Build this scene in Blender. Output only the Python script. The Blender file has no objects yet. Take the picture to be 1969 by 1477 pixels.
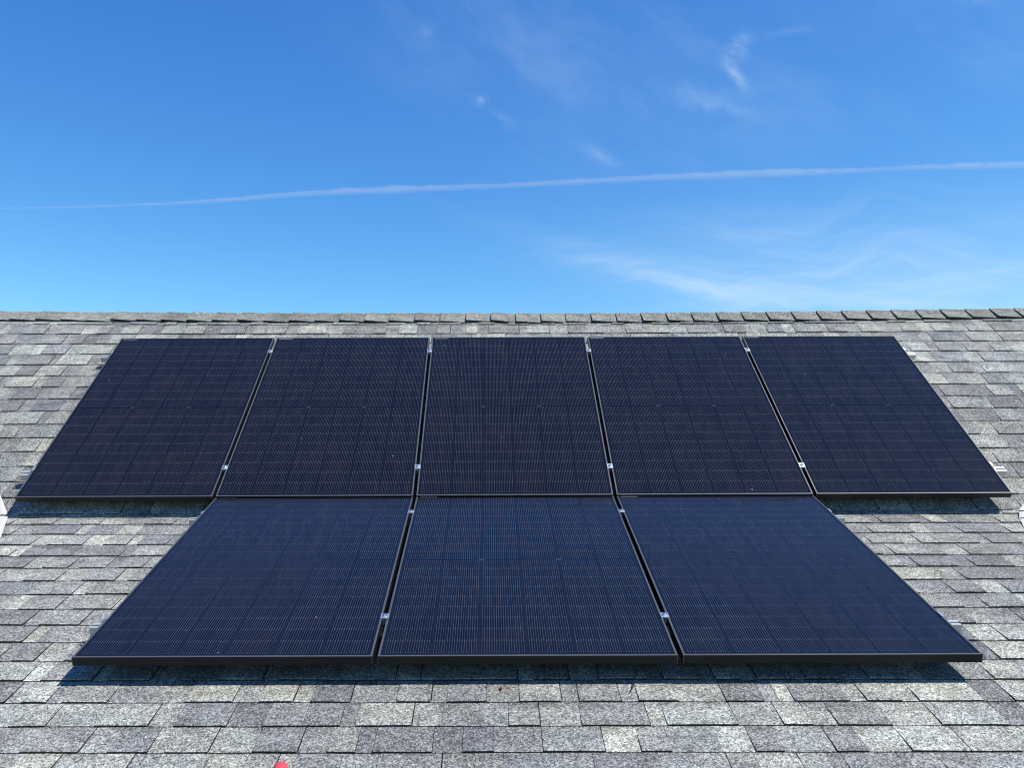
import bpy, bmesh, math, random
from mathutils import Vector, Matrix, noise
random.seed(11)
D = bpy.data
SC = bpy.context.scene
COL = SC.collection
R = math.radians
Z0 = 3.6                      # height of the break in the array above the ground

# ------------------------------------------------------------------ camera
cam_d = D.cameras.new('camera'); cam = D.objects.new('camera', cam_d); COL.objects.link(cam)
pit, yaw, rol = 0.1, -0.0046062, 0.0041465
Rz = Matrix.Rotation(yaw, 3, 'Z'); Rx = Matrix.Rotation(pit, 3, 'X'); Ry = Matrix.Rotation(rol, 3, 'Y')
CR = Rz @ Rx @ Ry @ Matrix(((1, 0, 0), (0, 0, -1), (0, 1, 0)))
CAM = Vector((-0.1478, -4.8793, 0.1771 + Z0))
cam.matrix_world = Matrix.Translation(CAM) @ CR.to_4x4()
cam_d.sensor_fit = 'HORIZONTAL'; cam_d.sensor_width = 36
cam_d.lens = 36 * 1615.96 / 1969
cam_d.shift_x = 37.24 / 1969; cam_d.shift_y = -7.6 / 1969
cam_d.clip_start = 0.05; cam_d.clip_end = 200000
SC.camera = cam
SC.view_settings.view_transform = 'Standard'; SC.view_settings.look = 'None'
SC.view_settings.exposure = 0.5; SC.view_settings.gamma = 1.0
SC.cycles.filter_width = 1.1

# ------------------------------------------------------------------ sun and sky
SUN = Vector((0.501, -0.226, 0.835)).normalized()
sl = D.lights.new('sun', 'SUN'); sl.energy = 5.0; sl.angle = R(0.5); sl.color = (1.0, 0.925, 0.80)
so = D.objects.new('sun', sl); COL.objects.link(so)
so.rotation_euler = SUN.to_track_quat('Z', 'Y').to_euler(); so.location = (10, -5, 20)


class NT:
    """small helper round a node tree"""
    def __init__(s, t): s.t = t; s.n = t.nodes; s.l = t.links
    def new(s, k, **kw):
        n = s.n.new(k)
        for a, v in kw.items(): setattr(n, a, v)
        return n
    def put(s, v, sock):
        if isinstance(v, bpy.types.NodeSocket): s.l.new(v, sock)
        elif v is not None:
            if hasattr(v, '__len__') and len(v) == 3 and sock.type == 'RGBA': v = (*v, 1)
            sock.default_value = v
    def m(s, op, a, b=None, c=None, clamp=False):
        n = s.new('ShaderNodeMath', operation=op, use_clamp=clamp)
        for i, v in enumerate((a, b, c)): s.put(v, n.inputs[i])
        return n.outputs[0]
    def mix(s, f, a, b, mode='MIX'):
        n = s.new('ShaderNodeMix', data_type='RGBA', blend_type=mode)
        s.put(f, n.inputs[0]); s.put(a, n.inputs[6]); s.put(b, n.inputs[7])
        return n.outputs[2]
    def smooth(s, v, a, b, lo=0.0, hi=1.0):
        n = s.new('ShaderNodeMapRange', interpolation_type='SMOOTHSTEP')
        for i, q in enumerate((v, a, b, lo, hi)): s.put(q, n.inputs[i])
        return n.outputs[0]
    def noise(s, vec, scale, detail=2.0, rough=0.5, dim='3D'):
        n = s.new('ShaderNodeTexNoise', noise_dimensions=dim)
        s.put(vec, n.inputs['Vector']); n.inputs['Scale'].default_value = scale
        n.inputs['Detail'].default_value = detail; n.inputs['Roughness'].default_value = rough
        return n.outputs[0]
    def comb(s, x, y, z=0.0):
        n = s.new('ShaderNodeCombineXYZ')
        for i, v in enumerate((x, y, z)): s.put(v, n.inputs[i])
        return n.outputs[0]


W = D.worlds.new('World'); SC.world = W; W.use_nodes = True
t = NT(W.node_tree); t.n.clear()
out = t.new('ShaderNodeOutputWorld'); bg = t.new('ShaderNodeBackground')
sky = t.new('ShaderNodeTexSky', sky_type='NISHITA', sun_disc=False)
sky.sun_elevation = math.asin(SUN.z); sky.sun_rotation = math.atan2(SUN.x, SUN.y)
sky.altitude = 200; sky.air_density = 1.0; sky.dust_density = 0.0; sky.ozone_density = 3.0
SKY_GAIN = 0.0707
tc = t.new('ShaderNodeTexCoord'); sx = t.new('ShaderNodeSeparateXYZ'); t.l.new(tc.outputs['Generated'], sx.inputs[0])
az = t.m('ARCTAN2', sx.outputs[0], sx.outputs[1]); el = t.m('ARCSINE', sx.outputs[2])
ae = t.comb(az, el)
# the clear air: deepen the blue of the model sky a little
gm = t.new('ShaderNodeSeparateColor'); t.l.new(sky.outputs[0], gm.inputs[0])
cc = t.new('ShaderNodeCombineColor')
SKY_POW = ((1.54, 0.055), (1.186, 0.117), (0.75, 0.275))
for i, (p, k) in enumerate(SKY_POW):
    v = t.m('POWER', gm.outputs[i], p); v = t.m('MULTIPLY', v, k / 0.10); t.l.new(v, cc.inputs[i])
base = cc.outputs[0]
# high cirrus: thin streaks low on the right, faint veils and a few small tufts higher up
def blob(a, e, ra, re, rot=0.0):
    da = t.m('SUBTRACT', az, a); de = t.m('SUBTRACT', el, e)
    c, s_ = math.cos(rot), math.sin(rot)
    u = t.m('ADD', t.m('MULTIPLY', da, c / ra), t.m('MULTIPLY', de, s_ / ra))
    w = t.m('ADD', t.m('MULTIPLY', da, -s_ / re), t.m('MULTIPLY', de, c / re))
    r2 = t.m('ADD', t.m('MULTIPLY', u, u), t.m('MULTIPLY', w, w))
    return t.m('POWER', 2.718, t.m('MULTIPLY', r2, -1.0))
warp = t.noise(ae, 6.0, 3)
wv = t.m('MULTIPLY', t.m('SUBTRACT', warp, 0.5), 0.09)
def streak(rot, su, sv, scale, det=6.0, rough=0.6, off=0.0):
    c, s_ = math.cos(rot), math.sin(rot)
    u = t.m('ADD', t.m('MULTIPLY', az, c * su), t.m('MULTIPLY', el, s_ * su))
    w = t.m('ADD', t.m('MULTIPLY', az, -s_ * sv), t.m('MULTIPLY', el, c * sv))
    w = t.m('ADD', w, t.m('MULTIPLY', wv, sv))
    return t.noise(t.comb(t.m('ADD', u, off), w, off), scale, det, rough)
s1 = t.smooth(streak(-0.10, 2.0, 26.0, 1.0), 0.40, 0.75)
s2 = t.smooth(streak(-0.28, 3.0, 34.0, 1.0, off=3.1), 0.42, 0.75)
s3 = t.smooth(streak(0.16, 3.0, 40.0, 1.0, off=7.7), 0.42, 0.72)
lowm = t.m('ADD', t.m('MULTIPLY', blob(0.43, 0.195, 0.24, 0.068, -0.08), 0.75), t.m('MULTIPLY', blob(0.20, 0.218, 0.14, 0.018, -0.30), 0.5))
lows = t.m('ADD', t.m('MULTIPLY', s1, 0.55), t.m('ADD', t.m('MULTIPLY', s2, 0.3), t.m('MULTIPLY', s3, 0.3)))
low = t.m('MULTIPLY', lowm, t.m('ADD', lows, 0.28))
hi_n = t.smooth(streak(-0.45, 7.0, 20.0, 1.0, 7.0, 0.62, 1.7), 0.38, 0.80)
him = t.m('ADD', blob(0.05, 0.46, 0.24, 0.09, -0.4), t.m('ADD', blob(0.30, 0.42, 0.13, 0.07, -0.5), t.m('MULTIPLY', blob(0.55, 0.45, 0.12, 0.10), 0.8)))
hi = t.m('MULTIPLY', t.m('MULTIPLY', him, 0.22), t.m('ADD', hi_n, 0.25))
tuft_n = t.smooth(streak(-0.6, 26.0, 60.0, 1.0, 5.0, 0.6, 5.3), 0.32, 0.66)
tm = None
for (a, e, ra, re, ro, k) in ((0.3033, 0.4583, 0.014, 0.009, 0.5, .55), (0.300, 0.430, 0.018, 0.0055, -0.95, .5), (-0.0051, 0.4241, 0.012, 0.005, 0.5, .38),
                              (-0.079, 0.487, 0.008, 0.011, -0.4, .26), (0.137, 0.358, 0.022, 0.007, -0.5, .24), (0.265, 0.405, 0.05, 0.012, -0.35, .2),
                              (0.02, 0.40, 0.02, 0.006, -0.4, .16), (0.56, 0.462, 0.03, 0.008, -0.2, .25), (0.36, 0.465, 0.03, 0.004, 0.0, .18)):
    b = t.m('MULTIPLY', blob(a, e, ra, re, ro), k)
    tm = b if tm is None else t.m('ADD', tm, b)
tuft = t.m('MULTIPLY', tm, tuft_n)
cl = t.m('ADD', t.m('MULTIPLY', low, 0.80), t.m('ADD', t.m('MULTIPLY', hi, 0.5), t.m('MULTIPLY', tuft, 0.65)), clamp=True)
final = t.mix(cl, base, (6.6, 8.6, 10.4))
t.l.new(final, bg.inputs[0]); bg.inputs[1].default_value = SKY_GAIN
t.l.new(bg.outputs[0], out.inputs[0])

# ------------------------------------------------------------------ helpers
def tag(o, label=None, cat=None, group=None, kind=None):
    if label: o['label'] = label
    if cat: o['category'] = cat
    if group: o['group'] = group
    if kind: o['kind'] = kind
    return o
def empty(name, mat):
    o = D.objects.new(name, None); o.empty_display_size = 0.1; COL.objects.link(o); o.matrix_world = mat
    return o
def obj(name, bm, mat, parent=None, smooth=False, matrix=None):
    me = D.meshes.new(name); bm.normal_update(); bm.to_mesh(me); bm.free()
    for m in (mat if isinstance(mat, (list, tuple)) else [mat]): me.materials.append(m)
    if smooth:
        for p in me.polygons: p.use_smooth = True
    o = D.objects.new(name, me); COL.objects.link(o)
    if parent: o.parent = parent
    if matrix is not None: o.matrix_world = matrix
    return o
def box(bm, x0, x1, y0, y1, z0, z1, bev=0.0):
    b2 = bmesh.new()
    vs = [b2.verts.new((x, y, z)) for x in (x0, x1) for y in (y0, y1) for z in (z0, z1)]
    for f in ((0, 1, 3, 2), (4, 6, 7, 5), (0, 4, 5, 1), (2, 3, 7, 6), (0, 2, 6, 4), (1, 5, 7, 3)): b2.faces.new([vs[i] for i in f])
    if bev: bmesh.ops.bevel(b2, geom=b2.edges[:], offset=bev, segments=1, affect='EDGES')
    join(bm, b2)
def join(bm, b2):
    me = D.meshes.new('tmp'); b2.to_mesh(me); b2.free(); bm.from_mesh(me); D.meshes.remove(me)
def prism(bm, c, r, h, n, axis='z', r2=None, rot=0.0):
    r2 = r if r2 is None else r2
    a = []; b = []
    for i in range(n):
        an = rot + 2 * math.pi * i / n
        a.append(bm.verts.new((c[0] + r * math.cos(an), c[1] + r * math.sin(an), c[2])))
        b.append(bm.verts.new((c[0] + r2 * math.cos(an), c[1] + r2 * math.sin(an), c[2] + h)))
    for i in range(n): bm.faces.new((a[i], a[(i + 1) % n], b[(i + 1) % n], b[i]))
    bm.faces.new(a[::-1]); bm.faces.new(b)
def tube(bm, pts, rad, n=8):
    rings = []
    for i, p in enumerate(pts):
        p = Vector(p); d = (Vector(pts[min(i + 1, len(pts) - 1)]) - Vector(pts[max(i - 1, 0)])).normalized()
        u = d.orthogonal().normalized() if i == 0 else (pu - d * pu.dot(d)).normalized()
        pu = u; w = d.cross(u); r = rad[i] if hasattr(rad, '__len__') else rad
        rings.append([bm.verts.new(p + (u * math.cos(2 * math.pi * k / n) + w * math.sin(2 * math.pi * k / n)) * r) for k in range(n)])
    for a, b in zip(rings, rings[1:]):
        for k in range(n): bm.faces.new((a[k], a[(k + 1) % n], b[(k + 1) % n], b[k]))
    bm.faces.new(rings[0][::-1]); bm.faces.new(rings[-1])

# ------------------------------------------------------------------ materials
def mat(name):
    m = D.materials.new(name); m.use_nodes = True
    n = NT(m.node_tree); return m, n, n.n['Principled BSDF']
def plain(name, col, rough=0.5, metal=0.0, var=0.12, scale=60.0, bump=0.0, spec=0.5):
    m, n, p = mat(name)
    tcn = n.new('ShaderNodeTexCoord')
    nz = n.noise(tcn.outputs['Object'], scale, 4)
    c = n.mix(nz, tuple(v * (1 - var) for v in col), tuple(min(1, v * (1 + var)) for v in col))
    n.l.new(c, p.inputs['Base Color'])
    n.l.new(n.smooth(nz, 0.2, 0.8, max(0.02, rough - 0.07), min(1, rough + 0.07)), p.inputs['Roughness'])
    p.inputs['Metallic'].default_value = metal; p.inputs['Specular IOR Level'].default_value = spec
    if bump:
        b = n.new('ShaderNodeBump'); b.inputs['Strength'].default_value = bump; b.inputs['Distance'].default_value = 0.002
        n.l.new(nz, b.inputs['Height']); n.l.new(b.outputs[0], p.inputs['Normal'])
    return m
M_FRAME = plain('black_anodised_frame', (0.00490, 0.00595, 0.00805), 0.5, 0.0, 0.15, 40, 0.0, 0.3)
M_LIP = plain('anodised_lip_sun_glare', (0.09000, 0.09216, 0.09936), 0.42, 0.35, 0.12, 40)  # sun glare on the black frame's top lip, painted in as paler grey
M_ALU = plain('mill_aluminium', (0.54, 0.55, 0.56), 0.40, 0.85, 0.08, 90)
M_RAIL = plain('rail_aluminium', (0.50, 0.50, 0.50), 0.5, 0.5, 0.06, 70)
M_STEEL = plain('bright_steel', (0.80, 0.80, 0.79), 0.22, 1.0, 0.06, 200)
M_BLACK = plain('black_plastic', (0.016, 0.017, 0.020), 0.5)
M_LABEL = plain('grey_foil_label', (0.13200, 0.14400, 0.18000), 0.45, 0.0, 0.25, 160)
M_FLASH = plain('white_painted_metal', (0.46, 0.46, 0.445), 0.5, 0.0, 0.05, 20)
M_SIDING = plain('painted_siding', (0.62, 0.61, 0.57), 0.6, 0.0, 0.06, 8)
M_RED = plain('red_plastic', (0.57600, 0.05400, 0.07920), 0.42, 0.0, 0.12, 120)
M_GRASS = plain('lawn', (0.06, 0.09, 0.03), 0.95, 0.0, 0.5, 2.0)
M_CLIFF = plain('far_ground', (0.10, 0.11, 0.07), 0.95, 0.0, 0.4, 0.02)

# asphalt shingle: the colour of each tab is an attribute of its faces, granules are procedural
def shingle_mat(name, coarse):
    m, n, p = mat(name)
    at = n.new('ShaderNodeAttribute', attribute_name='tab'); tcn = n.new('ShaderNodeTexCoord'); P = tcn.outputs['Object']
    vo = n.new('ShaderNodeTexVoronoi', feature='F1'); n.l.new(P, vo.inputs['Vector']); vo.inputs['Scale'].default_value = 1 / (0.0040 * coarse)
    sp = n.new('ShaderNodeSeparateColor'); n.l.new(vo.outputs['Color'], sp.inputs[0])
    vo2 = n.new('ShaderNodeTexVoronoi', feature='F1'); n.l.new(P, vo2.inputs['Vector']); vo2.inputs['Scale'].default_value = 1 / (0.0080 * coarse)
    sp2 = n.new('ShaderNodeSeparateColor'); n.l.new(vo2.outputs['Color'], sp2.inputs[0])
    g1 = n.smooth(sp.outputs[0], 0.0, 1.0, 0.40, 1.60)
    g2 = n.smooth(sp2.outputs[0], 0.0, 1.0, 0.66, 1.34)
    g = n.m('MULTIPLY', g1, g2)
    # printed colour blend: drifts of lighter and darker granules inside a tab
    st = n.new('ShaderNodeMapping'); st.inputs['Scale'].default_value = (7, 16, 16); n.l.new(P, st.inputs[0])
    dr = n.smooth(n.noise(st.outputs[0], 1.0, 3, 0.6), 0.30, 0.70, 0.80, 1.22)
    big = n.smooth(n.noise(P, 0.8, 2), 0.3, 0.7, 0.92, 1.08)
    # weather streaks that run down the slope
    sk = n.new('ShaderNodeMapping'); sk.inputs['Scale'].default_value = (9.0, 0.9, 0.9); n.l.new(P, sk.inputs[0])
    run = n.smooth(n.noise(sk.outputs[0], 1.0, 4, 0.6), 0.35, 0.68, 0.90, 1.05)
    k = n.m('MULTIPLY', n.m('MULTIPLY', n.m('MULTIPLY', g, dr), big), run)
    kc = n.comb(k, k, k)
    c = n.mix(1.0, at.outputs['Color'], kc, 'MULTIPLY')
    # stray tinted granules
    blu = n.mix(n.smooth(sp.outputs[1], 0.72, 0.80), c, n.mix(1.0, c, (0.94, 0.98, 1.08), 'MULTIPLY'))
    wht = n.m('MULTIPLY', n.smooth(sp.outputs[2], 0.93, 0.95), at.outputs['Alpha'])
    c2 = n.mix(n.m('MULTIPLY', wht, 0.55), blu, (0.46500, 0.46500, 0.44250))
    n.l.new(c2, p.inputs['Base Color'])
    p.inputs['Roughness'].default_value = 0.92; p.inputs['Specular IOR Level'].default_value = 0.25
    b = n.new('ShaderNodeBump'); b.inputs['Strength'].default_value = 0.35; b.inputs['Distance'].default_value = 0.0015
    n.l.new(sp.outputs[0], b.inputs['Height']); n.l.new(b.outputs[0], p.inputs['Normal'])
    return m
M_SHINGLE = shingle_mat('asphalt_shingle', 1.0)

# the face of a module: dark cells, fine bright wires, pads at the half cell edges
def cell_mat():
    m, n, p = mat('solar_cells_under_glass')
    tcn = n.new('ShaderNodeTexCoord'); s = n.new('ShaderNodeSeparateXYZ'); n.l.new(tcn.outputs['Object'], s.inputs[0])
    X, Y = s.outputs[0], s.outputs[1]
    oi = n.new('ShaderNodeObjectInfo')
    cw, pw, rp = 0.184, 0.0096, 0.0925
    u = n.m('ADD', n.m('DIVIDE', X, cw), 3.0)
    xx = n.m('MULTIPLY', n.m('SUBTRACT', n.m('FRACT', u), 0.5), cw)
    axx = n.m('ABSOLUTE', xx)
    incol = n.m('LESS_THAN', axx, 9 * pw)
    tw = n.m('ABSOLUTE', n.m('SUBTRACT', n.m('FRACT', n.m('DIVIDE', xx, pw)), 0.5))
    dist = n.m('MULTIPLY', tw, pw)
    ay = n.m('SUBTRACT', n.m('ABSOLUTE', Y), 0.004)
    v = n.m('DIVIDE', ay, rp)
    de = n.m('MULTIPLY', n.m('SUBTRACT', 0.5, n.m('ABSOLUTE', n.m('SUBTRACT', n.m('FRACT', v), 0.5))), rp)
    inrow = n.m('MULTIPLY', n.m('GREATER_THAN', ay, 0.0028), n.m('LESS_THAN', ay, rp * 9 - 0.002))
    incols = n.m('LESS_THAN', n.m('ABSOLUTE', X), 3 * cw - 0.002)
    pad = n.m('LESS_THAN', de, 0.0072)
    ww = n.m('ADD', 0.00098, n.m('MULTIPLY', pad, 0.00055))
    wire = n.m('MULTIPLY', n.m('LESS_THAN', dist, ww), n.m('MULTIPLY', incol, n.m('MULTIPLY', inrow, incols)))
    # some wires brighter than others
    wid = n.m('FLOOR', n.m('DIVIDE', X, pw)); rid = n.m('FLOOR', n.m('DIVIDE', Y, rp))
    wn = n.new('ShaderNodeTexWhiteNoise', noise_dimensions='3D'); n.l.new(n.comb(wid, rid, oi.outputs['Random']), wn.inputs['Vector'])
    wk = n.m('ADD', 0.70, n.m('MULTIPLY', wn.outputs['Value'], 0.6))
    wk = n.m('MULTIPLY', wk, n.m('ADD', 1.0, n.m('MULTIPLY', pad, 0.35)))
    # each half cell has its own slight cast
    cn = n.new('ShaderNodeTexWhiteNoise', noise_dimensions='3D')
    n.l.new(n.comb(n.m('FLOOR', u), n.m('FLOOR', n.m('DIVIDE', Y, rp)), n.m('MULTIPLY', oi.outputs['Random'], 37.0)), cn.inputs['Vector'])
    cell = n.mix(cn.outputs['Value'], (0.00158, 0.00202, 0.00504), (0.00302, 0.00288, 0.00634))
    ofs = n.new('ShaderNodeVectorMath', operation='ADD'); n.l.new(tcn.outputs['Object'], ofs.inputs[0]); n.l.new(n.comb(n.m('MULTIPLY', oi.outputs['Random'], 50.0), 0.0, 0.0), ofs.inputs[1])
    br = n.smooth(n.noise(ofs.outputs[0], 2.2, 3), 0.50, 0.72)
    cell = n.mix(n.m('MULTIPLY', br, 0.6), cell, (0.00600, 0.00375, 0.00450))
    sheet = (0.0085, 0.0095, 0.0150)
    strip = n.mix(n.m('LESS_THAN', axx, 0.0905), sheet, n.mix(0.4, cell, sheet))
    c = n.mix(incol, strip, cell)
    gap = n.m('MULTIPLY', n.m('LESS_THAN', de, 0.0009), inrow)
    c = n.mix(gap, c, (0.003, 0.004, 0.010))
    midj = n.m('LESS_THAN', n.m('ABSOLUTE', n.m('SUBTRACT', n.m('ABSOLUTE', X), cw)), 0.012)
    mid = n.m('MULTIPLY', n.m('LESS_THAN', ay, 0.0026), n.m('LESS_THAN', n.m('ABSOLUTE', X), 3 * cw))
    c = n.mix(mid, c, n.mix(midj, (0.00126, 0.00210, 0.00560), (0.02800, 0.03220, 0.05040)))
    edge = n.m('SUBTRACT', 1.0, n.m('MULTIPLY', incols, n.m('LESS_THAN', n.m('ABSOLUTE', Y), rp * 9 + 0.003)))
    c = n.mix(edge, c, (0.0045, 0.0065, 0.013))
    wc = n.mix(1.0, (0.0365, 0.0375, 0.0480), n.comb(wk, wk, wk), 'MULTIPLY')
    c = n.mix(wire, c, wc)
    # dust: a thin film and rare pale specks
    df = n.m('MULTIPLY', n.smooth(n.noise(ofs.outputs[0], 5.0, 5, 0.65), 0.35, 0.8), 0.006)
    vd = n.new('ShaderNodeTexVoronoi', feature='F1'); n.l.new(ofs.outputs[0], vd.inputs['Vector']); vd.inputs['Scale'].default_value = 22
    vs = n.new('ShaderNodeSeparateColor'); n.l.new(vd.outputs['Color'], vs.inputs[0])
    speck = n.m('MULTIPLY', n.m('LESS_THAN', vd.outputs['Distance'], n.m('MULTIPLY', vs.outputs[1], 0.065)), n.m('GREATER_THAN', vs.outputs[0], 0.94))
    c = n.mix(df, c, (0.45, 0.43, 0.40))
    c = n.mix(n.m('MULTIPLY', speck, 0.8), c, (0.55, 0.56, 0.58))
    n.l.new(c, p.inputs['Base Color'])
    p.inputs['IOR'].default_value = 1.37
    n.l.new(n.smooth(n.noise(ofs.outputs[0], 9.0, 3), 0.2, 0.8, 0.05, 0.13), p.inputs['Roughness'])
    return m
M_CELL = cell_mat()

# ------------------------------------------------------------------ the two planes of the array (top of the modules)
A1, A2, W2 = 0.7078833, 0.3185, -0.0028923
e1 = Vector((0, math.cos(A1), math.sin(A1))); n1 = Vector((0, -math.sin(A1), math.cos(A1))); o1 = Vector((0, 0, Z0))
e2 = Vector((0, math.cos(A2), math.sin(A2))); n2 = Vector((0, -math.sin(A2), math.cos(A2))); o2 = Vector((0.0005, 0.015467, Z0 - 0.004))
def frame_mat(o, ex, ey, ez):
    return Matrix(((ex.x, ey.x, ez.x, o.x), (ex.y, ey.y, ez.y, o.y), (ex.z, ey.z, ez.z, o.z), (0, 0, 0, 1)))
X3 = Vector((1, 0, 0))
MU = frame_mat(o1, X3, e1, n1)
ex2 = X3 + e2 * W2; ex2.normalize(); ey2 = n2.cross(ex2)
ML = frame_mat(o2, ex2, ey2, n2)
DEP = 0.12                       # roof skin below the module tops
def UP(x, v, h=0.0): return o1 + X3 * x + e1 * v + n1 * (h - DEP)
def LO(x, v, h=0.0): return o2 + X3 * x + e2 * v + n2 * (h - DEP)
# where the two skins meet
a = LO(0, 0) - UP(0, 0)
# UP v along e1 meets LO plane: (UP(0,v)-LO(0,0)).n2 = 0
VK1 = (a.dot(n2)) / e1.dot(n2)
K = UP(0, VK1); VK2 = (K - LO(0, 0)).dot(e2)
VR = 2.275                       # ridge on the upper skin

# ------------------------------------------------------------------ the house
HX = 6.2
ridge_pt = UP(0, VR)
house = empty('house', Matrix.Translation((0, ridge_pt.y * 0.5, 0)))
tag(house, 'house roofed in mottled grey asphalt shingles, under the solar panels', 'house')
def hobj(name, bm, m, smooth=False):
    bmesh.ops.translate(bm, verts=bm.verts[:], vec=-house.matrix_world.translation)
    return obj(name, bm, m, house, smooth)

PAL = [((0.2700, 0.2797, 0.2473), 0.13), ((0.2260, 0.2342, 0.2148), 0.20), ((0.1893, 0.1953, 0.1867), 0.29), ((0.1612, 0.1655, 0.1637), 0.25), ((0.1353, 0.1382, 0.1415), 0.13)]
def pick():
    r = random.random()
    for c, w in PAL:
        r -= w
        if r <= 0: break
    k = random.uniform(0.93, 1.07); b = random.uniform(-0.005, 0.006)
    return (c[0] * k - b * 0.6, c[1] * k, c[2] * k + b, 1.0)
EDGE = (0.032, 0.032, 0.034, 0.0)
def sag(x, v):                   # the ridge dips a little in the middle
    f = max(0.0, (v - 1.5) / 0.8); f = min(1, f) ** 2
    return f * (-0.022 + 0.030 * min(1.4, (x / 4.0) ** 2) + (0.006 if x < 0 else 0))
def build_shingles(FN, fronts, vtop, x0, x1, seed, tilt=0.0, amp=1.0):
    bm = bmesh.new(); lay = bm.loops.layers.float_color.new('tab')
    rnd = random.Random(seed)
    def face(vs, col, top=None):
        f = bm.faces.new(vs)
        for i, l in enumerate(f.loops): l[lay] = top if (top and i > 1) else col
    E = 0.1425
    for ci, vf in enumerate(fronts):
        vb = (fronts[ci + 1] if ci + 1 < len(fronts) else vtop)
        def wob(x, q):
            return amp * (0.0042 * noise.noise((x * 1.3, q * 7.31 + seed, 0.0)) + 0.0020 * noise.noise((x * 6.0, q * 3.17, 5.0 + seed)))
        def lift(x, q):
            return amp * (0.0022 * (noise.noise((x * 3.5, q * 5.77, 9.0 + seed)) + 0.35))
        x = x0 - rnd.random() * 0.3; tooth = rnd.random() < .5
        segs = []; run = 0.0; nextjoint = rnd.uniform(0.2, 1.0)
        while x < x1:
            if tooth: w = rnd.choice((0.10, 0.13, 0.155, 0.185, 0.23)) * rnd.uniform(0.9, 1.1)
            else: w = rnd.choice((0.06, 0.09, 0.12, 0.16)) * rnd.uniform(0.9, 1.1)
            segs.append((x, x + w, tooth, pick())); x += w
            if rnd.random() < 0.86: tooth = not tooth
        for (a0, a1, tt, col) in segs:
            hf = 0.0098 if tt else 0.0044
            slot = 0.0022 if rnd.random() < 0.42 else 0.0
            b0, b1 = a0 + slot, a1 - (0.0014 if tt else 0.0)
            nn = max(1, int((b1 - b0) / 0.07))
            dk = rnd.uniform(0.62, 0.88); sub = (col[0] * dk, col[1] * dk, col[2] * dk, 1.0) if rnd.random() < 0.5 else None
            prev = None
            for k in range(nn + 1):
                xx = b0 + (b1 - b0) * k / nn
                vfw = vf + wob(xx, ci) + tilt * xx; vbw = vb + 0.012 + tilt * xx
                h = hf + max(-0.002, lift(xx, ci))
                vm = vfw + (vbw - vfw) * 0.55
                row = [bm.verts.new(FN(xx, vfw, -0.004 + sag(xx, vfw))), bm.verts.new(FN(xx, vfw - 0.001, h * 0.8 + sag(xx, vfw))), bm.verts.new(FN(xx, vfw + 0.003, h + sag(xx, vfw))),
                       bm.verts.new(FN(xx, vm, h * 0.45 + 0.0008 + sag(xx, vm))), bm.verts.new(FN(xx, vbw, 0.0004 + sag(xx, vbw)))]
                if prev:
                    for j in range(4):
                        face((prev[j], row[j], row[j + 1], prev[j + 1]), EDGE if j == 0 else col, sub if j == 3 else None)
                else: first = row
                prev = row
            # side walls of the tab
            for row, sgn in ((first, 1), (prev, -1)):
                lowv = [bm.verts.new(v.co - (n1 if FN is UP else n2) * 0.008) for v in row[2:]]
                q = [row[2], row[3], row[4], lowv[2], lowv[1], lowv[0]]
                face(q if sgn > 0 else q[::-1], EDGE)
    return bm
EXP = 0.1422
upf = [VK1 - 0.004, -0.0195 + 0.002] + [0.123 + EXP * k for k in range(15)]
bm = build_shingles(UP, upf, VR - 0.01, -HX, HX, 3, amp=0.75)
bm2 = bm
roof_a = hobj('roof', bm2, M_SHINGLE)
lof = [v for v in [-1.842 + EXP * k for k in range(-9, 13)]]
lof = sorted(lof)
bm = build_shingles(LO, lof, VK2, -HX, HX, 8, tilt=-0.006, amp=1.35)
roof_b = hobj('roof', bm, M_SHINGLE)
VE = lof[0]
# dark deck under the shingles (closed slab so that no light leaks) and the far slope
def slab(name, q, th, m, nrm):
    b = bmesh.new(); up = [b.verts.new(p) for p in q]; dn = [b.verts.new(p - nrm * th) for p in q]
    b.faces.new(up); b.faces.new(dn[::-1])
    for i in range(4): b.faces.new((up[i], dn[i], dn[(i + 1) % 4], up[(i + 1) % 4]))
    return hobj(name, b, m)
M_DECK = plain('roofing_felt', (0.03, 0.03, 0.033), 0.9)
slab('roof_deck', [UP(-HX, VK1 + 0.003, -0.012), UP(HX, VK1 + 0.003, -0.012), UP(HX, VR - 0.35, -0.012), UP(-HX, VR - 0.35, -0.012)], 0.03, M_DECK, n1)
slab('roof_deck', [LO(-HX, VE, -0.012), LO(HX, VE, -0.012), LO(HX, VK2 - 0.012, -0.012), LO(-HX, VK2 - 0.012, -0.012)], 0.03, M_DECK, n2)
RP = UP(0, VR)
def BK(x, v, h=0.0):             # far slope, falling away behind the ridge
    e = Vector((0, math.cos(A1), -math.sin(A1))); n = Vector((0, math.sin(A1), math.cos(A1)))
    return Vector((x, RP.y, RP.z)) + e * v + n * h
b = bmesh.new(); lay = b.loops.layers.float_color.new('tab')
nb = 40
for k in range(22):
    va, vb_ = 0.03 + 0.142 * k, 0.03 + 0.142 * (k + 1)
    for i in range(nb):
        xa = -HX + 2 * HX * i / nb; xb = -HX + 2 * HX * (i + 1) / nb
        q = [BK(xa, va, 0.0), BK(xa, vb_, 0.008), BK(xb, vb_, 0.008), BK(xb, va, 0.0)]
        vs = [b.verts.new((p.x, p.y, p.z + sag(p.x, VR - va) * 0.9)) for p in q]; f = b.faces.new(vs)
        f2 = b.faces.new([vs[1], b.verts.new(BK(xa, vb_, -0.004)), b.verts.new(BK(xb, vb_, -0.004)), vs[2]])
        c = pick()
        for l in f.loops: l[lay] = c
        for l in f2.loops: l[lay] = EDGE
hobj('roof', b, M_SHINGLE)
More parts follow.
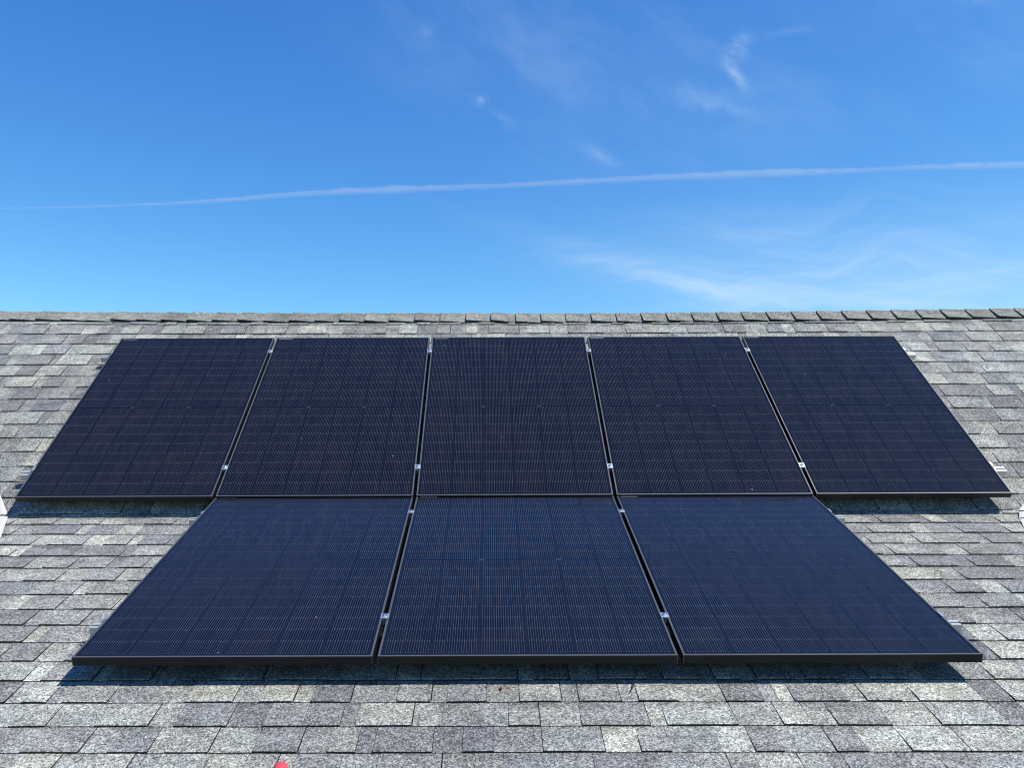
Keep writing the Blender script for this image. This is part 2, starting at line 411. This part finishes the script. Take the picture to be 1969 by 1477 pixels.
# walls
eave = LO(0, VE); bk = BK(0, 3.0)
b = bmesh.new()
wy0, wy1 = eave.y + 0.35, bk.y - 0.3
def roof_z(y):
    c = []
    for fn, e in ((UP, e1), (LO, e2)):
        p = fn(0, 0); c.append(p.z + (y - p.y) * e.z / e.y)
    r = max(c) if y > K.y else c[1]
    p = BK(0, 0); return min(r if y < RP.y else 9, p.z - (y - p.y) * math.tan(A1)) - 0.08
prof = [(wy0, 0), (wy0, roof_z(wy0)), (K.y, K.z - 0.08), (RP.y, RP.z - 0.08), (wy1, roof_z(wy1)), (wy1, 0)]
L_ = [b.verts.new((-HX + 0.3, y, z)) for y, z in prof]; R_ = [b.verts.new((HX - 0.3, y, z)) for y, z in prof]
b.faces.new(L_); b.faces.new(R_[::-1])
for i in (0, 4): b.faces.new((L_[i], R_[i], R_[i + 1], L_[i + 1]))
hobj('wall', b, M_SIDING)

# ridge caps: thick folded pieces, each butt raised on its left and tucked under its neighbour on the right
b = bmesh.new(); lay = b.loops.layers.float_color.new('tab')
CE = 0.2005
rn = random.Random(5)
ebk = Vector((0, math.cos(A1), -math.sin(A1))); nbk = Vector((0, math.sin(A1), math.cos(A1)))
xk = -HX + 0.05; 
while xk < HX - 0.25:
    g = rn.uniform(0.90, 1.10)
    col = (0.158 * g, 0.162 * g, 0.147 * g, 1.0)
    hl = 0.029 + rn.uniform(-0.003, 0.004); hr = 0.006
    leg = 0.128 + rn.uniform(-0.006, 0.006)
    Lc = CE + 0.055
    def section(x, h, th, lg):
        s_ = sag(x, VR)
        P0 = Vector((x, RP.y, RP.z + s_))
        pts = []
        flare = 0.5
        for q, hk in ((-1.0, 1.0), (-0.75, 0.92), (-0.5, 0.78), (-0.25, 0.64), (-0.10, 0.55)):
            pts.append(P0 - e1 * (-q) * lg + n1 * (h * hk))
        pts.append(P0 + Vector((0, 0, h * 0.55 + 0.006)))
        for q in (0.10, 0.5, 1.0):
            pts.append(P0 + ebk * q * lg + nbk * h * 0.55)
        return pts
    nseg = 4; secs = []
    for i in range(nseg + 1):
        f = i / nseg; x = xk + Lc * f
        h = hl * (1 - f) ** 0.8 + hr * f
        top = section(x, h, 0, leg); bot = section(x, 0.0012, 0, leg - 0.001)
        secs.append(([b.verts.new(p) for p in top], [b.verts.new(p) for p in bot]))
    def fc(vs, c):
        f = b.faces.new(vs)
        for l in f.loops: l[lay] = c
    for (t0, b0), (t1, b1) in zip(secs, secs[1:]):
        for j in range(8):
            fc((t0[j], t1[j], t1[j + 1], t0[j + 1]), col); fc((b0[j], b0[j + 1], b1[j + 1], b1[j]), EDGE)
        fc((b0[0], b1[0], t1[0], t0[0]), (0.035, 0.035, 0.036, 0)); fc((t0[8], t1[8], b1[8], b0[8]), EDGE)
    t0, b0 = secs[0]
    for j in range(8): fc((b0[j], t0[j], t0[j + 1], b0[j + 1]), (0.07, 0.072, 0.065, 1))
    xk += CE * rn.uniform(0.975, 1.025)
hobj('ridge_cap', b, M_SHINGLE)

# white valley flashing that runs down the roof at either side of the array, lapped at the break
def flashing(sgn, pu, pl):
    bmx = bmesh.new()
    def strip(FN, pts, h0, h1, crown):
        n = len(pts); rows = []
        for i, (x, v, wdt) in enumerate(pts):
            f = i / (n - 1); h = h0 + (h1 - h0) * f
            r = []
            for q, dz in ((0, 0.0), (0.02, 0.003), (0.5 * wdt, 0.0035), (0.55 * wdt, crown), (0.6 * wdt, 0.0035), (wdt, 0.003)):
                r.append((FN(x + sgn * q, v, h + dz), FN(x + sgn * q, v, h + dz - 0.0025)))
            rows.append([(bmx.verts.new(p), bmx.verts.new(w)) for p, w in r])
        for r0, r1 in zip(rows, rows[1:]):
            for j in range(5):
                q = (r0[j][0], r0[j + 1][0], r1[j + 1][0], r1[j][0])
                bmx.faces.new(q if sgn > 0 else q[::-1])
                q = (r0[j][1], r1[j][1], r1[j + 1][1], r0[j + 1][1])
                bmx.faces.new(q if sgn > 0 else q[::-1])
            for j, fl in ((0, 1), (5, -1)):
                q = (r0[j][0], r1[j][0], r1[j][1], r0[j][1])
                bmx.faces.new(q if sgn * fl > 0 else q[::-1])
        for r in (rows[0], rows[-1]):
            for j in range(5): bmx.faces.new((r[j][0], r[j][1], r[j + 1][1], r[j + 1][0]))
    strip(UP, pu, 0.016, 0.014, 0.022)
    for pts, h in pl: strip(LO, pts, h, h - 0.001, 0.020)
    return hobj('valley_flashing', bmx, M_FLASH)
# upper strip from high on the slope down to the lap, lower strip from the lap down to the eave
flashing(-1, [(-2.940 - 0.77 * 2.3, 2.1, 0.3), (-2.94 - 0.77 * 0.14, 0.128, 0.3), (-2.945, -0.012, 0.3), (-2.93, VK1 + 0.012, 0.3)],
         [([(-2.925, VK2 - 0.006, 0.3), (-2.752, -0.42, 0.3), (-2.05, -2.1, 0.3)], 0.013)])
flashing(1, [(2.960 + 0.70 * 2.3, 2.1, 0.3), (3.002, 0.037, 0.3), (2.93, VK1 + 0.012, 0.3)],
         [([(2.925, VK2 - 0.006, 0.3), (2.866, -0.110, 0.3)], 0.015), ([(2.868, -0.117, 0.3), (2.80, -0.265, 0.3), (2.05, -2.1, 0.3)], 0.012)])

# ground far below the eaves
g = bmesh.new(); S = 6000
vs = [g.verts.new((x, y, 0)) for x, y in ((-S, -S), (S, -S), (S, S), (-S, S))]; g.faces.new(vs)
tag(obj('ground', g, M_GRASS), 'green lawn far below the roof edge', 'ground', kind='structure')

# ------------------------------------------------------------------ solar panels
PW, PH, GAP, TH = 1.134, 1.722, 0.020, 0.035
PITCH = PW + GAP
def make_panel():
    root = empty('solar_panel', Matrix.Identity(4))
    hw, hh, lip = PW / 2, PH / 2, 0.0085
    b = bmesh.new()
    # long side rails, then short rails butted between them; each rail is wall + top lip + bottom flange
    for s in (-1, 1):
        x0, x1 = sorted((s * hw, s * (hw - lip))); box(b, x0, x1, -hh, hh, TH - 0.0022, TH, 0.0007)
        x0, x1 = sorted((s * hw, s * (hw - 0.0022))); box(b, x0, x1, -hh, hh, 0.0, TH - 0.0022, 0.0)
        x0, x1 = sorted((s * (hw - 0.0022), s * (hw - 0.028))); box(b, x0, x1, -hh, hh, 0.0, 0.002, 0.0)
        y0, y1 = sorted((s * hh, s * (hh - lip))); box(b, -hw + lip, hw - lip, y0, y1, TH - 0.0022, TH, 0.0007)
        y0, y1 = sorted((s * hh, s * (hh - 0.0022))); box(b, -hw + 0.0022, hw - 0.0022, y0, y1, 0.0, TH - 0.0022, 0.0)
        y0, y1 = sorted((s * (hh - 0.0022), s * (hh - 0.028))); box(b, -hw + 0.028, hw - 0.028, y0, y1, 0.0, 0.002, 0.0)
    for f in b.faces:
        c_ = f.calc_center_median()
        f.material_index = 1 if c_.z > TH - 0.0009 or (abs(c_.x) > hw - 0.002 and abs(c_.x) < hw - 0.0005 and c_.y < -hh + 0.0005 and f.calc_area() < 1e-4) else 0  # top faces take the painted glare grey, and so do the cut rail ends
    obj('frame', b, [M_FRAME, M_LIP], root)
    b = bmesh.new(); box(b, -hw + 0.003, hw - 0.003, -hh + 0.003, hh - 0.003, TH - 0.0075, TH - 0.0028)
    obj('glass', b, M_CELL, root)
    b = bmesh.new(); box(b, -hw + 0.020, -hw + 0.118, hh - 0.0185, hh - 0.0105, TH - 0.0026, TH - 0.0022)
    obj('serial_label', b, M_LABEL, root)
    for x in (-0.36, 0.0, 0.36):
        b = bmesh.new(); box(b, x - 0.03, x + 0.03, -0.05, 0.05, TH - 0.026, TH - 0.0078, 0.003)
        obj('junction_box', b, M_BLACK, root)
    return root
def copy_tree(o, parent=None):
    c = o.copy(); COL.objects.link(c)
    if parent: c.parent = parent
    for ch in list(o.children): copy_tree(ch, c)
    return c
proto = make_panel()
order_u = ['leftmost', 'second from the left', 'middle', 'second from the right', 'rightmost']
lab_u = ['black solar panel at the left end of the upper row of five, overhanging bare shingles',
         'upper row black solar panel directly above the lower row\'s left panel',
         'centre panel of the upper row of five black solar panels',
         'upper row black solar panel directly above the lower row\'s right panel',
         'black solar panel at the right end of the upper row, overhanging bare shingles']
lab_l = ['bluish black solar panel at the left end of the lower row of three',
         'bluish black solar panel in the middle of the lower row of three',
         'bluish black solar panel at the right end of the lower row of three']
SHU, SHL = -0.0143, -0.0
first = True
def place(M, i, v0, label):
    global first
    o = proto if first else copy_tree(proto); first = False
    o.matrix_world = M @ Matrix.Translation(((i - 2) * PITCH, v0, -TH))
    tag(o, label, 'solar panel', 'solar panels on the roof')
    return o
for i in range(5): place(MU, i, PH / 2, lab_u[i])
for i in range(3): place(ML, i + 1, -PH / 2, lab_l[i])

# ------------------------------------------------------------------ rails with their roof feet
def make_rail(M, x0, x1, v, label):
    root = empty('mounting_rail', M @ Matrix.Translation(((x0 + x1) / 2, v, -DEP + 0.01)))
    L = (x1 - x0) / 2; top = DEP - 0.01 - TH - 0.0005; bot = top - 0.040; w = 0.019
    b = bmesh.new()
    box(b, -L, L, -w, w, bot, bot + 0.003)
    for s in (-1, 1):
        y0, y1 = sorted((s * w, s * (w - 0.0032))); box(b, -L, L, y0, y1, bot + 0.003, top - 0.003)
        y0, y1 = sorted((s * w, s * 0.0065)); box(b, -L, L, y0, y1, top - 0.003, top)
        y0, y1 = sorted((s * 0.0065, s * 0.0095)); box(b, -L, L, y0, y1, top - 0.010, top - 0.003)
    box(b, -L, L, -w + 0.0032, w - 0.0032, bot + 0.018, bot + 0.021)
    obj('bar', b, M_RAIL, root)
    nf = max(3, int(2 * L / 1.2) + 1)
    for k in range(nf):
        x = -L + 0.35 + (2 * L - 0.7) * k / (nf - 1)
        b = bmesh.new()
        box(b, x - 0.022, x + 0.022, -w - 0.050, -w - 0.0005, -0.002, 0.004, 0.001)
        box(b, x - 0.022, x + 0.022, -w - 0.0065, -w - 0.0005, 0.004, bot + 0.034, 0.001)
        prism(b, (x, -w - 0.03, 0.004), 0.008, 0.008, 6)
        obj('mounting_foot', b, M_ALU, root)
    tag(root, label, 'rail', 'aluminium rails under the panels')
    return root
VU, VL = (0.250, 1.533), (-1.418, -0.250)
XU, XL = 2 * PITCH + PW / 2, PITCH + PW / 2
make_rail(MU, -XU - 0.088, XU + 0.088, VU[1], 'silver rail under the upper row of panels, nearer the ridge')
make_rail(MU, -XU - 0.088, XU + 0.095, VU[0], 'silver rail under the upper row of panels, nearer the lower row')
make_rail(ML, -XL - 0.070, XL + 0.080, VL[1], 'silver rail under the lower row of panels, nearer the upper row')
make_rail(ML, -XL - 0.070, XL + 0.080, VL[0], 'silver rail under the lower row of panels, nearest the eave')

# ------------------------------------------------------------------ clamps
def make_mid():
    root = empty('mid_clamp', Matrix.Identity(4))
    b = bmesh.new()
    box(b, -0.0175, 0.0175, -0.020, 0.020, 0.0006, 0.0040, 0.0008)           # top plate on both lips
    for s in (-1, 1):
        y0, y1 = sorted((s * 0.0180, s * 0.0205)); 
        box(b, -0.0085, 0.0085, -0.019, 0.019, -0.024, -0.0215) if s > 0 else None
        x0, x1 = sorted((s * 0.0088, s * 0.0068)); box(b, x0, x1, -0.019, 0.019, -0.0215, 0.0006)
    obj('plate', b, M_ALU, root)
    b = bmesh.new()
    prism(b, (0, 0, 0.004), 0.0105, 0.0016, 18)
    prism(b, (0, 0, 0.0056), 0.0068, 0.0075, 6, r2=0.0064, rot=0.35)
    prism(b, (0, -0.0, -0.036), 0.0035, 0.040, 8)
    obj('bolt', b, M_STEEL, root)
    b = bmesh.new()
    prism(b, (0.0, -0.030, -0.050), 0.0045, 0.030, 8); box(b, -0.008, 0.008, -0.040, -0.022, -0.054, -0.044, 0.001)
    obj('spring', b, M_BLACK, root)
    return root
def make_end():
    root = empty('end_clamp', Matrix.Identity(4))
    b = bmesh.new()
    box(b, -0.0080, 0.004, -0.019, 0.019, 0.0006, 0.0036, 0.0006)            # lip over the frame
    box(b, 0.0010, 0.0040, -0.019, 0.019, -0.029, 0.0006)                    # upright
    box(b, 0.0040, 0.0300, -0.019, 0.019, -0.0295, -0.0262, 0.0006)          # foot on the rail
    box(b, 0.0040, 0.0066, -0.019, 0.019, -0.0262, -0.012)
    obj('bracket', b, M_ALU, root)
    b = bmesh.new()
    prism(b, (0.017, 0, -0.0262), 0.0090, 0.0016, 18); prism(b, (0.017, 0, -0.0246), 0.0065, 0.008, 6, rot=0.2)
    obj('bolt', b, M_STEEL, root)
    return root
mid = make_mid(); first_mid = True
def put_mid(M, x, v, label):
    global first_mid
    o = mid if first_mid else copy_tree(mid); first_mid = False
    o.matrix_world = M @ Matrix.Translation((x, v, 0)) @ Matrix.Rotation(random.uniform(-.05, .05), 4, 'Z')
    tag(o, label, 'clamp', 'silver clamps between neighbouring panels')
seam = ['first', 'second', 'third', 'fourth']
for i in range(4):
    x = (i - 1.5) * PITCH
    put_mid(MU, x, VU[1], 'silver clamp at the ridge end of the upper row\'s %s seam from the left' % seam[i])
    put_mid(MU, x, VU[0], 'silver clamp at the lower end of the upper row\'s %s seam from the left' % seam[i])
for i, s_ in ((1, 'left'), (2, 'right')):
    x = (i - 1.5) * PITCH
    put_mid(ML, x, VL[1], 'small silver clamp at the top of the %s seam of the lower row' % s_)
    put_mid(ML, x, VL[0], 'small silver clamp near the eave end of the %s seam of the lower row' % s_)
end = make_end(); first_end = True
def put_end(M, x, v, sgn, label):
    global first_end
    o = end if first_end else copy_tree(end); first_end = False
    o.matrix_world = M @ Matrix.Translation((x, v, 0)) @ (Matrix.Rotation(math.pi, 4, 'Z') if sgn < 0 else Matrix.Identity(4))
    tag(o, label, 'clamp', 'end clamps at the outer panel edges')
for sgn, nm in ((-1, 'left'), (1, 'right')):
    put_end(MU, sgn * XU, VU[1], sgn, 'end clamp near the ridge on the outer %s edge of the upper row' % nm)
    put_end(MU, sgn * XU, VU[0], sgn, 'end clamp near the bottom of the outer %s edge of the upper row' % nm)
    put_end(ML, sgn * XL, VL[1], sgn, 'end clamp near the top of the outer %s edge of the lower row' % nm)
    put_end(ML, sgn * XL, VL[0], sgn, 'end clamp near the bottom of the outer %s edge of the lower row' % nm)

# ------------------------------------------------------------------ small things
def ray(px, py):
    d = Vector(((px - 984.5 + 37.24) / 1615.96, (738.5 - 7.6 - py) / 1615.96, -1.0)); return (CR @ d).normalized()
def on_lower(px, py, h=0.01):
    d = ray(px, py); p0 = LO(0, 0, h); tt = (p0 - CAM).dot(n2) / d.dot(n2); return CAM + d * tt
# red rounded plastic grip lying up the slope, its tip just in view
p = on_lower(540, 1485, 0.012)
b = bmesh.new()
prof = [(0.0, 0.009), (0.002, 0.0165), (0.007, 0.022), (0.016, 0.024), (0.04, 0.0195), (0.055, 0.016), (0.07, 0.0175), (0.10, 0.018), (0.115, 0.015), (0.12, 0.008)]
tube(b, [(0, 0.012 - y, 0.012) for y, r in prof], [r for y, r in prof], 20)
mred = frame_mat(p, X3, e2, n2) @ Matrix.Rotation(0.12, 4, 'Z')
rt = empty('red_grip', mred)
obj('grip', b, M_RED, rt, True)
b = bmesh.new(); tube(b, [(0, -0.108, 0.012), (0, -0.20, 0.010)], 0.0035, 10); obj('shaft', b, M_STEEL, rt, True)
tag(rt, 'rounded red plastic grip lying on the shingles at the bottom edge of the picture', 'tool')
# tiny red scrap in the sun at the edge of the panels' shade
p = on_lower(963, 1324, 0.010)
b = bmesh.new()
gr = [[b.verts.new((-0.004 + 0.004 * i + 0.002 * j, -0.012 + 0.012 * j, 0.001 + 0.004 * math.sin(1.7 * j + i))) for i in range(3)] for j in range(3)]
for i in range(2):
    for j in range(2): b.faces.new((gr[j][i], gr[j][i + 1], gr[j + 1][i + 1], gr[j + 1][i]))
ex_ = bmesh.ops.solidify(b, geom=b.faces[:], thickness=0.0012)
tag(obj('red_scrap', b, M_RED, None, True, frame_mat(p, X3, e2, n2)), 'tiny red scrap on the shingles at the edge of the shade below the middle panel', 'scrap')
# thin dark cable end hanging down the shingles
b = bmesh.new()
pts = [on_lower(x, y, h) for x, y, h in ((1222, 1268, 0.06), (1223, 1283, 0.034), (1221.5, 1297, 0.020), (1220, 1310, 0.017), (1217.5, 1320, 0.016), (1215, 1327, 0.016), (1213, 1328, 0.020))]
cpts = []
for i in range(len(pts) - 1):
    for k in range(3): cpts.append(pts[i].lerp(pts[i + 1], k / 3))
cpts.append(pts[-1]); c0 = cpts[0].copy()
tube(b, [q - c0 for q in cpts], 0.0020, 8)
tag(obj('cable', b, M_BLACK, None, True, Matrix.Translation(c0)), 'thin dark cable end hanging from under the middle lower panel onto sunlit shingles', 'cable')

# ------------------------------------------------------------------ contrail: a long ragged tube of thin ice cloud, nine kilometres up
m, n, pr = mat('contrail_ice'); n.n.remove(pr)
vol = n.new('ShaderNodeVolumePrincipled'); vol.inputs['Color'].default_value = (0.97, 0.98, 1.0, 1); vol.inputs['Density'].default_value = 0.0011; vol.inputs['Anisotropy'].default_value = 0.0
n.l.new(vol.outputs[0], n.n['Material Output'].inputs['Volume'])
path = [(-160, 408, 3), (0, 401, 4), (120, 398.5, 5), (250, 394, 6), (345, 390, 8), (440, 384, 10), (540, 375.5, 12), (640, 369.5, 14), (760, 364.5, 17), (900, 359.5, 13), (1000, 355.5, 12), (1130, 348, 14),
        (1260, 341.5, 14), (1400, 335.5, 17), (1500, 332.5, 18), (1600, 329.5, 14), (1700, 325, 9), (1780, 321, 11), (1880, 318.5, 14), (1990, 315.5, 12), (2150, 309, 12)]
ALT = 9000.0
P3 = []
for (x, y, w) in path:
    d = ray(x, y); p = CAM + d * (ALT / d.z); P3.append((p, w / 1615.96 * (ALT / d.z) * 0.52))
b = bmesh.new()
fine = []; NS = 16
for i in range(len(P3) - 1):
    p0, r0 = P3[max(0, i - 1)]; p1, r1 = P3[i]; p2, r2 = P3[i + 1]; p3, r3 = P3[min(len(P3) - 1, i + 2)]
    for k in range(NS):
        f = k / NS
        q = 0.5 * ((2 * p1) + (p2 - p0) * f + (2 * p0 - 5 * p1 + 4 * p2 - p3) * f * f + (3 * p1 - p0 - 3 * p2 + p3) * f ** 3)
        fine.append((q, r1 + (r2 - r1) * f))
c0 = fine[len(fine) // 2][0].copy()
def strand(off_u, off_z, kr, seed):
    pts = []; rr = []
    for i, (p, r) in enumerate(fine):
        j = noise.noise((i * 0.16, seed, 0)) ; j2 = noise.noise((i * 0.55, seed + 4, 0)); j3 = noise.noise((i * 0.09, seed + 9, 3))
        pts.append(p - c0 + Vector((0, off_u * r + r * 0.3 * j3, off_z * r + r * (0.14 * j + 0.07 * j2))))
        rr.append(max(4.0, r * kr * (0.88 + 0.25 * j + 0.12 * j2)))
    tube(b, pts, rr, 12)
strand(0, 0.0, 0.95, 1.0); strand(0.3, 0.35, 0.55, 2.0); strand(-0.3, -0.40, 0.50, 3.0)
tr = obj('contrail', b, m, None, True, Matrix.Translation(c0))
tag(tr, 'thin white contrail stretching right across the blue sky', 'contrail')
